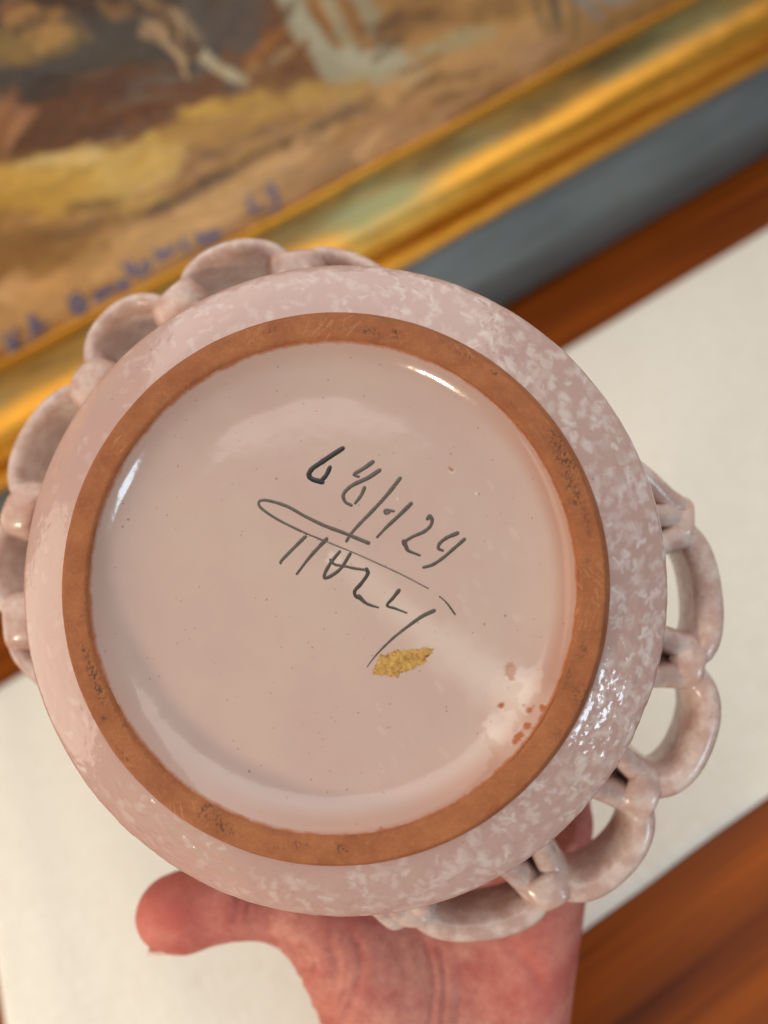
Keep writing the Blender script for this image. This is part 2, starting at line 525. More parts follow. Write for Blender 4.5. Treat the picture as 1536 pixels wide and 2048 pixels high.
# grey cascade and its neighbours
area_strokes(560, 70, 26, 40, 60, 10, 130, 40, [(148, 94, 40), (136, 84, 38)], 0.85)
area_strokes(440, 60, 34, 34, 70, 8, 110, 40, [(106, 92, 82), (116, 98, 82)], 0.85)
area_strokes(600, 120, 36, 12, 10, 8, 110, 30, [(142, 90, 40), (128, 80, 38)], 0.8)
PALE = [(168, 162, 134), (160, 154, 126), (176, 170, 144)]
stroke([(560, -30), (590, 30), (620, 80), (650, 130)], 52, PALE[0], 0.95)
stroke([(575, -40), (610, 40), (650, 100), (680, 140)], 40, PALE[2], 0.9)
stroke([(640, -30), (662, 20), (690, 70), (720, 110)], 30, (166, 158, 130), 0.9)
stroke([(705, -30), (730, 20), (760, 70), (790, 120)], 46, PALE[1], 0.95)
stroke([(650, 130), (700, 142), (760, 140), (826, 146)], 54, PALE[0], 0.95)
stroke([(690, 110), (750, 118), (810, 122)], 40, PALE[2], 0.9)
stroke([(625, 10), (652, 50), (668, 84)], 20, (150, 98, 48), 0.9)
stroke([(690, 0), (715, 45), (738, 84)], 22, (152, 100, 48), 0.9)
stroke([(290, -10), (330, 40), (372, 92), (404, 120)], 28, (150, 116, 78), 0.85)
stroke([(318, 20), (352, 62), (395, 112)], 14, (112, 70, 36), 0.8)
stroke([(404, 118), (440, 138), (486, 158)], 24, (190, 176, 140), 0.95)
stroke([(286, 60), (304, 66), (322, 52)], 26, (172, 138, 98), 0.8)
stroke([(360, 30), (372, 50), (392, 80)], 22, (166, 140, 106), 0.8)
stroke([(210, 10), (236, 26), (262, 20)], 26, (162, 118, 72), 0.75)
stroke([(500, 130), (540, 118), (600, 92)], 18, (160, 132, 92), 0.8)
stroke([(850, 92), (900, 78), (980, 66)], 30, (158, 148, 112), 0.85)
stroke([(830, 96), (900, 100), (950, 84)], 18, (150, 142, 108), 0.75)
area_strokes(840, 30, 40, 20, 20, 8, 120, 28, [(150, 106, 56), (164, 120, 66), (138, 98, 56)], 0.8)
for x in (1072, 1092, 1112, 1132, 1100):
    stroke([(x, -40), (x + 6, 10), (x + 14, 62)], 14, random.choice([(84, 80, 70), (98, 92, 80)]), 0.85)
stroke([(1140, -20), (1180, 16), (1200, 40)], 26, (124, 134, 138), 0.85)
stroke([(1170, -30), (1220, 0), (1270, -10)], 26, (132, 140, 140), 0.85)
area_strokes(1060, 110, 26, 16, 30, 6, 90, 22, [(182, 138, 100), (172, 128, 90)], 0.7)
for cx, cy, sx, sy, an, n_, cl in ((60, 372, 90, 12, 10, 12, [(206, 164, 80), (198, 154, 70)]), (250, 330, 40, 16, 34, 8, [(204, 164, 84), (192, 150, 68)]), (430, 225, 70, 10, 18, 8, [(190, 148, 64)]),
        (120, 590, 110, 18, 27, 12, [(206, 158, 102), (196, 148, 92)]), (420, 430, 60, 14, 28, 8, [(206, 160, 104), (190, 142, 84)]), (650, 300, 70, 16, 28, 8, [(196, 150, 100), (150, 108, 60)]), (900, 170, 60, 20, 28, 10, [(186, 142, 88), (140, 100, 54)]),
        (180, 170, 120, 22, 14, 12, [(78, 64, 52), (120, 102, 82)]), (300, 240, 90, 14, 15, 10, [(96, 54, 26), (142, 88, 44)]), (80, 40, 70, 14, 18, 8, [(166, 122, 66), (70, 50, 38)]), (330, 60, 40, 30, 120, 8, [(184, 152, 110), (104, 66, 36)]), (560, 90, 30, 30, 50, 8, [(168, 106, 44), (112, 66, 28)]), (800, 60, 40, 20, 15, 8, [(170, 124, 66), (120, 84, 48)])):
    area_strokes(cx, cy, sx, sy, an, n_, 70, 13, cl, 0.8)
# blue brush signature, letter by letter: polylines in photo pixels
BLUE = (84, 94, 138)
SIG = [[(8, 672), (18, 690), (24, 702)], [(30, 664), (27, 690), (26, 704)], [(26, 694), (44, 690)],
       [(66, 672), (66, 640), (70, 634)], [(62, 636), (74, 652), (84, 664)], [(70, 656), (92, 648)],
       [(140, 604), (150, 622)], [(140, 600), (156, 590), (160, 602), (148, 612)], [(148, 614), (166, 606), (168, 618), (154, 626)],
       [(192, 598), (196, 588), (203, 596), (194, 600)], [(206, 590), (214, 578), (220, 584), (226, 570)],
       [(240, 572), (246, 562), (252, 570), (242, 578)], [(246, 530), (256, 540), (268, 546)], [(262, 524), (268, 540), (272, 548)],
       [(284, 548), (286, 530), (294, 526), (298, 540), (290, 546)],
       [(312, 502), (316, 514), (322, 506)], [(324, 512), (332, 500), (338, 508), (346, 492)],
       [(366, 480), (370, 494), (376, 498)], [(396, 468), (400, 480), (408, 474), (412, 484), (420, 466)], [(424, 464), (430, 474), (438, 462)],
       [(500, 396), (498, 414), (508, 422)], [(508, 420), (518, 412)], [(532, 380), (544, 374), (548, 386), (540, 394)], [(542, 394), (552, 398), (552, 414), (540, 418)]]
for s in SIG:
    c_ = np.mean(s, 0); s = [tuple(c_ + (np.array(p) - c_) * 1.22) for p in s]
    stroke(s, 11, BLUE, 0.98, wob=0.4); stroke(s, 8.5, BLUE, 0.98, wob=0.2)
relief += 0.00035 * fbm(UU * 260, VV * 260, 200, 3)

def mat_paint():
    m = Mat("oil_paint_on_canvas")
    m.color(m.attr("paint", True))
    n = m.noise(m.coord((1, 1, 1)), 700, 2)
    m.set(Roughness=0.42)
    m.bump(n, 0.15, 0.0004)
    return m.m
canvas = mesh_obj("canvas", np.stack([UU, VV, CW + relief], -1).reshape(-1, 3), grid_faces(NU, NV), mat_paint(), paint_root, colors={"paint": np.clip(paint, 0.004, 1).reshape(-1, 3)})
bk = [(PW0 + 0.01, 0.01, -0.010), (PW1 - 0.01, 0.01, -0.010), (PW1 - 0.01, PH - 0.01, -0.010), (PW0 + 0.01, PH - 0.01, -0.010)]
mesh_obj("backing_board", bk + [(x, y, z - 0.003) for x, y, z in bk], [(0, 1, 2, 3), (7, 6, 5, 4), (0, 4, 5, 1), (1, 5, 6, 2), (2, 6, 7, 3), (3, 7, 4, 0)], mat_grey(), paint_root, smooth=False)

# ------------------------------------------------------------------ ceramic bowl, base toward the viewer
axis = Vector((-0.078, 0.066, 0.99)).normalized()
bx = Vector((1, 0, 0)); bx = (bx - axis * bx.dot(axis)).normalized()
by = axis.cross(bx)
BD = 166.5
BC = Vector(((652 - 768) / F * BD, -(1166 - 1024) / F * BD, -BD))      # foot centre in camera millimetres
LOC = Matrix((bx, by, axis)).transposed().to_4x4(); LOC.translation = BC   # bowl mm -> camera mm
bowl = bpy.data.objects.new("bowl", None)
COL.objects.link(bowl)
bowl.matrix_world = CAMW @ Matrix.Scale(0.001, 4) @ LOC
tag(bowl, "upturned pink speckled ceramic bowl with terracotta foot ring and openwork looped rim", "bowl")
LINV = LOC.inverted()
def px_bowl(px, py, z):
    o = LINV @ Vector((0, 0, 0)); d = LINV.to_3x3() @ Vector(((px - 768) / F, -(py - 1024) / F, -1))
    t = (z - o.z) / d.z
    return o.x + d.x * t, o.y + d.y * t

def lathe_grid(prof, na):
    prof = np.asarray(prof, float); nv = len(prof)
    a = np.linspace(0, 2 * np.pi, na, endpoint=False)
    A, Rr = np.meshgrid(a, prof[:, 0], indexing='ij')
    Zz = np.broadcast_to(prof[:, 1], A.shape).copy()
    return A, Rr, Zz, grid_faces(na, nv, True)

def resample(prof, step):
    pr = np.asarray(prof, float)
    L = np.r_[0, np.cumsum(np.hypot(*(pr[1:] - pr[:-1]).T))]
    n = int(L[-1] / step) + 2
    s = np.linspace(0, L[-1], n)
    return np.c_[np.interp(s, L, pr[:, 0]), np.interp(s, L, pr[:, 1])]

GL_PINK = lin4((195, 167, 157)); GL_PALE = lin4((228, 212, 200)); CLAY = lin4((168, 98, 58))
def glaze_nodes(m, fleck=None, clay=None, speck=1.0, var=0.5, pink=GL_PINK, pale=GL_PALE):
    v = m.coord((1, 1, 1))
    big = m.noise(v, 0.035, 4, 0.6)
    c = m.mix(m.rng(big, 0.35, 0.65, 0, var), pink, lin4((203, 179, 165)))
    if fleck is not None:
        c = m.mix(fleck, c, pale)
    vo = m.voronoi(v, 0.22)
    pick = m.noise(v, 0.12, 2)
    dot = m.math('MULTIPLY', m.rng(vo, 0.045, 0.09, 1, 0), m.rng(pick, 0.50, 0.62, 0, 0.55 * speck))
    c = m.mix(dot, c, lin4((120, 84, 66)))
    vo2 = m.voronoi(v, 0.085)
    dot2 = m.rng(vo2, 0.018, 0.036, 0.55 * speck, 0)
    c = m.mix(dot2, c, lin4((92, 58, 42)))
    vo3 = m.voronoi(v, 0.42)
    pick3 = m.noise(v, 0.33, 2)
    c = m.mix(m.math('MULTIPLY', m.rng(vo3, 0.05, 0.13, 1, 0), m.rng(pick3, 0.46, 0.58, 0, 0.55 * speck)), c, lin4((132, 98, 84)))
    if clay is not None:
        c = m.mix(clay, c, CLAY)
    m.color(c)
    m.set(Roughness=0.10, Coat_Weight=0.35, Coat_Roughness=0.03, Specular_IOR_Level=0.5, Subsurface_Weight=0.0)
    wav = m.noise(v, 0.10, 3)
    return v, vo, wav

# base panel inside the foot
prof_floor = [(0.02, -6.0), (20, -6.08), (36, -6.28), (41.0, -6.36), (44.5, -6.25), (47.2, -5.85), (49.6, -5.15), (51.8, -4.1), (53.4, -2.85), (54.5, -1.6), (54.9, -0.9), (55.2, -0.55)]
pf = resample(catmull(prof_floor, 6), 0.34)
A, Rr, Zz, ff = lathe_grid(pf, 840)
X, Y_ = Rr * np.cos(A), Rr * np.sin(A)
wob = 0.55 * fbm(np.cos(A) * 2.2 + 9, np.sin(A) * 2.2 + 9, 61, 4)
Zz += sm(Rr, 38, 47) * (1 - sm(Rr, 50, 55)) * wob * 0.6 + 0.05 * fbm(X * 0.05, Y_ * 0.05, 70)
dry = np.zeros_like(X); whit = np.zeros_like(X)
ZF = -6.15
def blob(px, py, r_px, amt, arr, z=ZF, el=1.0, ang=0.0):
    cx, cy = px_bowl(px, py, z)
    dx, dy = X - cx, Y_ - cy
    ca, sa = math.cos(math.radians(ang)), math.sin(math.radians(ang))
    u = (dx * ca + dy * sa) / el; w = -dx * sa + dy * ca
    r = r_px / 8.7
    d = np.hypot(u, w) / r + 0.35 * fbm(X * 1.2, Y_ * 1.2, int(px) % 97, 3)
    np.maximum(arr, amt * (1 - sm(d, 0.55, 1.1)), out=arr)
for x, y, r in ((1058, 1420, 9), (1084, 1412, 9), (1066, 1411, 4), (1052, 1450, 10), (1040, 1466, 9), (1029, 1480, 9), (1034, 1472, 11), (1004, 1415, 8)):
    blob(x, y, r * 0.85, 1.0, dry, z=-3.6, el=1.25, ang=40)
blob(1024, 1345, 13, 0.6, dry, z=-3.8, el=1.7, ang=90)
blob(902, 939, 4, 0.8, dry, el=1.8, ang=-40)
blob(670, 1120, 20, 0.45, whit)
blob(795, 938 + 60, 3, 0.6, whit); blob(952, 987, 3, 0.9, whit)
# pale pooled glaze, plus a painted-in sheen streak toward the lower right
ctr, tt = seg_dist(X, Y_, [px_bowl(690, 1120, ZF), px_bowl(860, 1270, ZF), px_bowl(960, 1345, ZF), px_bowl(1040, 1400, ZF)])
whit = np.maximum(whit, 0.5 * (0.45 + 0.55 * tt) * (1 - sm(ctr / (4.0 + 3.5 * tt) + 0.3 * fbm(X * 0.25, Y_ * 0.25, 6), 0.1, 1.2)))
ctr, tt = seg_dist(X, Y_, [px_bowl(1030, 1380, -3.8), px_bowl(1075, 1400, -3.4), px_bowl(1060, 1450, -3.4), px_bowl(1010, 1480, -3.6)])
pool = (1 - sm(ctr / 5.5 + 0.35 * fbm(X * 0.3, Y_ * 0.3, 5), 0.25, 1.15))
whit = np.maximum(whit, 0.6 * pool)
Zz += pool * 0.5
for _ in range(26):
    th = random.uniform(-1.3, 0.7); r = random.uniform(28, 46)
    cx, cy = r * math.cos(th), r * math.sin(th)
    a2 = random.uniform(-1.3, -0.6); L = random.uniform(0.8, 2.2)
    d, _t = seg_dist(X, Y_, [(cx, cy), (cx + L * math.cos(a2), cy + L * math.sin(a2))])
    whit = np.maximum(whit, random.uniform(0.03, 0.16) * (1 - sm(d, 0.15, 0.9)))
Zz -= dry * 0.22
edge_clay = sm(Rr + 0.22 * fbm(X * 0.5, Y_ * 0.5, 33) + 0.16 * fbm(X * 2, Y_ * 2, 34), 54.3, 55.0)
dry = np.maximum(dry, edge_clay)
thin = sm(Rr, 49.5, 53.5) * (0.14 + 0.34 * sm(np.cos(A + math.radians(35)), -0.1, 0.7))  # thin-glaze clay tint; its lower-right boost paints in a warm reflected glow
def mat_base():
    m = Mat("pink_glaze_base")
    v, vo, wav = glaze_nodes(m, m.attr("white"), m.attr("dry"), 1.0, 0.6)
    m.link(m.rng(m.attr("dry"), 0.4, 1, 0.13, 0.6), m.p.inputs['Roughness'])
    m.link(m.rng(m.attr("dry"), 0.4, 1, 0.35, 0.0), m.p.inputs['Coat Weight'])
    pit = m.rng(m.voronoi(v, 0.22), 0.03, 0.10, -1, 0)
    m.bump(m.math('ADD', m.math('MULTIPLY', wav, 4.0), m.math('MULTIPLY', pit, 0.35)), 0.25, 0.00015)
    return m.m
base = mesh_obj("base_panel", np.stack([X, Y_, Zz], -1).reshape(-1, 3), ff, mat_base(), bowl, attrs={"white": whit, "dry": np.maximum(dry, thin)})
base["label"] = "glossy pink glazed base inside the foot ring"

# foot ring
prof_ring = [(54.7, -1.6), (55.0, -0.75), (55.4, -0.25), (55.9, -0.02), (57.5, 0.02), (60.2, 0.0), (60.75, -0.10), (61.1, -0.5), (61.7, -1.7), (62.3, -3.2), (62.7, -4.3), (63.0, -6.0)]
pr = resample(catmull(prof_ring, 6), 0.18)
A, Rr, Zz, ff = lathe_grid(pr, 1300)
X, Y_ = Rr * np.cos(A), Rr * np.sin(A)
face = sm(Zz, -0.5, -0.1)
Rr2 = Rr + 0.10 * fbm(np.cos(A) * 6 + 20, np.sin(A) * 6 + 20, 44)
Zz += face * (0.035 * fbm(X * 0.6, Y_ * 0.6, 45) + 0.03 * fbm(X * 2.2, Y_ * 2.2, 46)) - (1 - face) * 0.06 * fbm(X * 1.5, Y_ * 1.5, 47)
soot = np.zeros_like(X); scr = np.zeros_like(X)
def smudge(px, py, lx, ly, ang, amt, seed):
    cx, cy = px_bowl(px, py, 0)
    a2 = math.radians(ang); dx, dy = X - cx, Y_ - cy
    u = dx * math.cos(a2) + dy * math.sin(a2); w = -dx * math.sin(a2) + dy * math.cos(a2)
    e = np.exp(-(u / (lx / 8.8)) ** 2 - (w / (ly / 8.8)) ** 2)
    n = fbm(u * 2.6, w * 2.6, seed, 4)
    soot[:] = np.maximum(soot, amt * np.clip(e * 1.5 * sm(n, -0.05, 0.32), 0, 1))
for i, (x, y, lx, ly, an, am) in enumerate([(540, 661, 12, 5, 20, .9), (745, 664, 26, 7, -8, .8), (792, 668, 10, 9, 0, .9), (690, 655, 60, 6, 0, .3), (930, 712, 20, 4, -28, .7), (990, 745, 8, 4, -40, .8),
        (1112, 880, 26, 12, -60, .8), (1135, 930, 42, 14, -62, .95), (1150, 985, 42, 13, -72, .75), (1172, 1040, 30, 6, -80, .6), (1178, 1120, 8, 4, 80, .6), (1186, 1215, 9, 4, -20, .8),
        (1166, 1300, 22, 8, 80, .55), (1160, 1388, 16, 14, 60, .8), (1140, 1345, 20, 6, 70, .5), (1110, 1470, 30, 6, 50, .35), (170, 1300, 22, 7, -68, .8), (186, 1345, 28, 9, -66, .95), (198, 1385, 26, 9, -64, .95), (165, 1235, 14, 6, 90, .4),
        (205, 1437, 6, 6, 0, 1.0), (250, 1450, 14, 8, 40, .4), (245, 1510, 30, 5, -50, .7), (410, 1622, 18, 10, 55, .8), (440, 1648, 26, 12, -40, .85), (470, 1668, 12, 5, -20, .6), (562, 1696, 6, 5, 0, .95), (595, 1688, 20, 8, 0, .6), (685, 1698, 14, 8, 0, .9), (740, 1703, 24, 4, 0, .35), (450, 690, 40, 8, 30, .25), (330, 790, 40, 8, 45, .2), (900, 690, 40, 8, -25, .3)]):
    smudge(x, y, lx, ly, an, am, 300 + i)
# fine pale scratches in the trimmed clay
for cxp, cyp, n, an in ((1190, 1165, 12, -58), (1172, 1130, 8, -50), (300, 1590, 8, -70), (360, 1620, 14, -78), (500, 672, 12, 70), (640, 660, 16, 60), (700, 655, 10, 45), (1175, 1250, 8, 75), (1090, 850, 8, -50), (930, 690, 6, -60), (240, 880, 6, 55)):
    for _ in range(n):
        x0, y0 = px_bowl(cxp + random.gauss(0, 16), cyp + random.gauss(0, 12), 0)
        a2 = math.radians(an + random.gauss(0, 8)); L = random.uniform(1.2, 3.5)
        m_ = (np.abs(X - x0) < 5) & (np.abs(Y_ - y0) < 5)
        if not m_.any(): continue
        d, _t = seg_dist(X[m_], Y_[m_], [(x0, y0), (x0 + L * math.cos(a2), y0 + L * math.sin(a2))])
        scr[m_] = np.maximum(scr[m_], random.uniform(0.08, 0.34) * (1 - sm(d, 0.04, 0.16)))
Zz -= scr * 0.03 + soot * 0.05
def mat_clay():
    m = Mat("bare_terracotta")
    v = m.coord((1, 1, 1))
    n = m.noise(v, 0.12, 5, 0.65); f = m.noise(v, 2.2, 4, 0.7); g = m.noise(v, 0.8, 3)
    c = m.mix(m.rng(n, 0.35, 0.65), lin4((148, 86, 50)), lin4((170, 106, 64)))
    c = m.mix(m.rng(f, 0.45, 0.75, 0, 0.5), c, lin4((140, 74, 40)))
    c = m.mix(m.rng(g, 0.55, 0.75, 0, 0.35), c, lin4((192, 122, 76)))
    c = m.mix(m.attr("scratch"), c, lin4((226, 168, 116)))
    c = m.mix(m.math('MULTIPLY', m.attr("soot"), 0.85), c, lin4((58, 44, 34)))
    m.color(c)
    m.set(Roughness=0.62, Specular_IOR_Level=0.35)
    m.bump(m.math('ADD', f, m.math('MULTIPLY', g, 0.6)), 0.8, 0.00016)
    return m.m
MCLAY = mat_clay()
ring = mesh_obj("foot_ring", np.stack([Rr2 * np.cos(A), Rr2 * np.sin(A), Zz], -1).reshape(-1, 3), ff, MCLAY, bowl, attrs={"soot": soot, "scratch": scr})
ring["label"] = "bare terracotta foot ring with dark smudges"

# body: glazed underside, wall and hollow inside
prof_body = [(62.6, -4.6), (63.3, -5.0), (66, -6.3), (70, -8.4), (73.2, -10.3), (76.0, -12.1), (77.2, -13.0), (77.8, -13.8), (78.05, -15.0), (78.0, -17.0), (78.2, -24), (79.0, -32), (80.5, -42), (81.3, -46), (80.2, -48.2), (78, -48.6),
             (76.4, -47), (75.4, -42), (74, -32), (72, -20), (66, -14), (50, -11.5), (25, -10.8), (0.02, -10.6)]
pbc = catmull(prof_body, 6)
k0 = np.argmax(pbc[:, 1] < -24)
pb_ = np.r_[resample(pbc[:k0], 0.22), resample(pbc[k0:], 2.0)[1:]]
A, Rr, Zz, ff = lathe_grid(pb_, 1500)
L_ = np.r_[0, np.cumsum(np.hypot(*(pb_[1:] - pb_[:-1]).T))]
S = np.broadcast_to(L_, A.shape)
arc = A * 71.0
fleck = np.zeros_like(A)
na = A.shape[0]; da = 2 * np.pi * 71 / na
nS = int(np.searchsorted(L_, 26))
nfl = 1700
for i in range(nfl):
    th = random.uniform(0, 2 * math.pi); s0 = random.uniform(0.2, 24)
    # mottling is dense on the right and lower sides, brushed thin on the left
    dens = 0.05 + 0.95 * (0.5 + 0.5 * math.cos(th - math.radians(2))) ** 1.2
    if random.random() > dens + 0.1: continue
    L = random.choice([random.uniform(0.3, 1.6), random.uniform(1.0, 3.4)]); w = random.uniform(0.5, 1.35); an = random.choice([random.gauss(1.2, 0.5), random.uniform(0, math.pi)])
    amp = random.uniform(0.15, 0.9) * (0.25 + 0.75 * dens)
    i0 = int(th / (2 * math.pi) * na); hw = int((L + 2) / da) + 2
    idx = np.arange(i0 - hw, i0 + hw) % na
    gx = (np.arange(-hw, hw) * da)[:, None] * np.ones((1, nS)); gy = S[0, :nS][None, :] - s0 + 0 * gx
    jj = np.random.default_rng(i)
    gx = gx + 0.7 * vnoise(gx * 0.9 + i, gy * 0.9, i % 50); gy2 = gy + 0.7 * vnoise(gx * 0.9, gy * 0.9 + i, 60 + i % 50)
    d, _t = seg_dist(gx, gy2, [(-L / 2 * math.cos(an), -L / 2 * math.sin(an)), (L / 2 * math.cos(an), L / 2 * math.sin(an))])
    val = amp * (1 - sm(d / w, 0.05, 1.4))
    fleck[np.ix_(idx, np.arange(nS))] = np.maximum(fleck[np.ix_(idx, np.arange(nS))], val)
front = (1 - sm(S, 22, 26))
lumpy = fbm(arc * 0.34, S * 0.42, 77, 3) * (0.35 + 0.65 * np.clip(0.5 + 0.5 * np.cos(A + math.radians(55)), 0, 1))
near = lambda c_, w_: np.exp(-(((A - math.radians(c_) + np.pi) % (2 * np.pi) - np.pi) / math.radians(w_)) ** 2)
knob = (near(-24, 24) + 0.9 * near(-126, 16)) * (0.16 * fbm(arc * 0.42, S * 0.5, 177, 2) + 0.05 * fbm(arc * 1.1, S * 1.1, 178, 2))
disp = (fleck * 0.05 + 0.12 * lumpy + knob) * front * sm(S, 0.5, 3) + 0.10 * fbm(np.cos(A) * 8 + 40, np.sin(A) * 8 + 40, 78) * front
dpr = np.gradient(pb_, axis=0); dpr /= np.linalg.norm(dpr, axis=1)[:, None]
nr_, nz_ = -dpr[:, 1], dpr[:, 0]
Rr = Rr + disp * nr_[None, :]; Zz = Zz + disp * nz_[None, :]
edge_line = np.exp(-((Rr * 0 + S - np.interp(77.9, pb_[:np.argmax(pb_[:, 0] > 77.95) + 1, 0], L_[:np.argmax(pb_[:, 0] > 77.95) + 1])) / 0.5) ** 2) * 0.45
joint = (1 - sm(S, 0.0, 0.5)) * 0.8
def mat_body():
    m = Mat("pink_speckled_glaze")
    v, vo, wav = glaze_nodes(m, m.math('MULTIPLY', m.attr("fleck"), 0.92), m.attr("thin"), 0.7, 0.25, pink=lin4((192, 157, 148)), pale=lin4((226, 212, 205)))
    m.set(Roughness=0.12)
    m.bump(m.noise(v, 0.55, 3), 0.4, 0.00022)
    return m.m
MBODY = mat_body()
body = mesh_obj("body", np.stack([Rr * np.cos(A), Rr * np.sin(A), Zz], -1).reshape(-1, 3), ff, MBODY, bowl, attrs={"fleck": fleck, "thin": np.maximum(edge_line, joint)})
body["label"] = "pink glazed wall mottled with white flecks"

# ---- openwork rim: sixteen clay straps looped side by side, each pair tied by a wrap
def mat_strap():
    m = Mat("pink_glaze_openwork")
    v = m.coord((1, 1, 1))
    n = m.noise(v, 0.16, 4, 0.6)
    c = m.mix(m.rng(n, 0.42, 0.62), lin4((196, 164, 153)), lin4((218, 197, 187)))
    gm = m.node('ShaderNodeNewGeometry')
    n2 = m.noise(v, 0.07, 3)
    thin = m.math('MULTIPLY', m.rng(gm.outputs['Pointiness'], 0.52, 0.60), m.rng(n2, 0.42, 0.6, 0.1, 0.75))
    c = m.mix(thin, c, lin4((214, 150, 112)))
    m.color(c)
    m.set(Roughness=0.24, Coat_Weight=0.15, Coat_Roughness=0.08)
    m.bump(m.noise(v, 0.45, 3), 0.5, 0.0003)
    return m.m
MSTRAP = mat_strap()
# knots of the chain, and the outermost point of each loop between them, for the two ends of the oval
CHAIN = [
    dict(start=[(1180, 900), (1262, 948), (1322, 994)], knots=[(1364, 1046), (1392, 1330), (1290, 1592), (1098, 1784), (818, 1832)],
         apex=[(1424, 1192), (1414, 1466), (1258, 1722), (950, 1862)], end=[(772, 1818), (752, 1775), (760, 1700)]),
    dict(start=[(800, 600), (722, 532), (655, 506)], knots=[(594, 524), (350, 602), (182, 766), (40, 1018), (30, 1246)],
         apex=[(446, 497), (216, 630), (56, 860), (-14, 1130)], end=[(34, 1308), (72, 1352), (150, 1400)]),
]
ZR = -54.0
def strap(path, half_t, z0, z1, name):
    """a clay strap standing on edge: rounded section, thickness in plan, depth along the bowl axis"""
    path = np.asarray(path, float); n = len(path)
    t = np.gradient(path, axis=0); t /= np.linalg.norm(t, axis=1)[:, None] + 1e-9
    nrm = np.c_[t[:, 1], -t[:, 0]]
    m = 16
    ang = np.linspace(0, 2 * np.pi, m, endpoint=False)
    ca, sa = np.cos(ang), np.sin(ang)
    sx = np.sign(ca) * np.abs(ca) ** 0.75; sz = np.sign(sa) * np.abs(sa) ** 0.55
    ht = np.broadcast_to(np.asarray(half_t, float), (n,))
    z0 = np.broadcast_to(np.asarray(z0, float), (n,)); z1 = np.broadcast_to(np.asarray(z1, float), (n,))
    zc, hz = (z0 + z1) / 2, (z0 - z1) / 2
    P = path[:, None, :] + (ht[:, None] * sx[None, :])[..., None] * nrm[:, None, :]
    Zs = zc[:, None] + hz[:, None] * sz[None, :]
    wob = 0.22 * fbm(P[..., 0] * 0.05 + 7, P[..., 1] * 0.05 + Zs * 0.05, 120, 2)
    P = P + wob[..., None] * nrm[:, None, :]
    v = np.concatenate([P, (Zs + wob)[..., None]], -1).reshape(-1, 3)
    idx = np.arange(n * m).reshape(n, m)
    a = idx[:-1]; b = idx[1:]
    f = np.stack([a, np.roll(a, -1, 1), np.roll(b, -1, 1), b], -1).reshape(-1, 4)
    o = mesh_obj(name, v, f, MSTRAP, bowl)
    return o
def wrap(c, tilt, big):
    th = math.atan2(c[1], c[0])
    er = np.array([math.cos(th), math.sin(th)]); et = np.array([-er[1], er[0]])
    vs = []; nn, mm = 28, 14
    hw, hz, tr = (7.4, 12.5, 3.0) if big else (6.4, 10.8, 2.6)
    for a in range(nn):
        p = 2 * math.pi * a / nn
        cx, cz = hw * math.copysign(abs(math.cos(p)) ** 0.7, math.cos(p)), hz * math.copysign(abs(math.sin(p)) ** 0.7, math.sin(p))
        nx, nz = math.cos(p), math.sin(p)
        for b_ in range(mm):
            q = 2 * math.pi * b_ / mm
            o1 = tr * math.copysign(abs(math.cos(q)) ** 0.8, math.cos(q)) * 0.68; o2 = 4.6 * math.copysign(abs(math.sin(q)) ** 0.7, math.sin(q))
            P = c + et * (cx + nx * o1) + er * (o2 + 1.1 * math.sin(p * 2 + tilt))
            vs.append((P[0], P[1], ZR + cz + nz * o1))
    idx = np.arange(nn * mm).reshape(nn, mm)
    b2 = np.roll(idx, -1, 0)
    f = np.stack([idx, b2, np.roll(b2, -1, 1), np.roll(idx, -1, 1)], -1).reshape(-1, 4)
    mesh_obj("strap_wrap", vs, f, MSTRAP, bowl)

def loft(path, ci=0):
    rr = np.hypot(path[:, 0], path[:, 1])
    out = sm(rr, 79, 96)
    strap(path, 2.9 + (0.5 if ci else 1.3) * out, -33 - 10.0 * out, -52 - (27.0 if ci else 12.5) * out, "rim_loop")

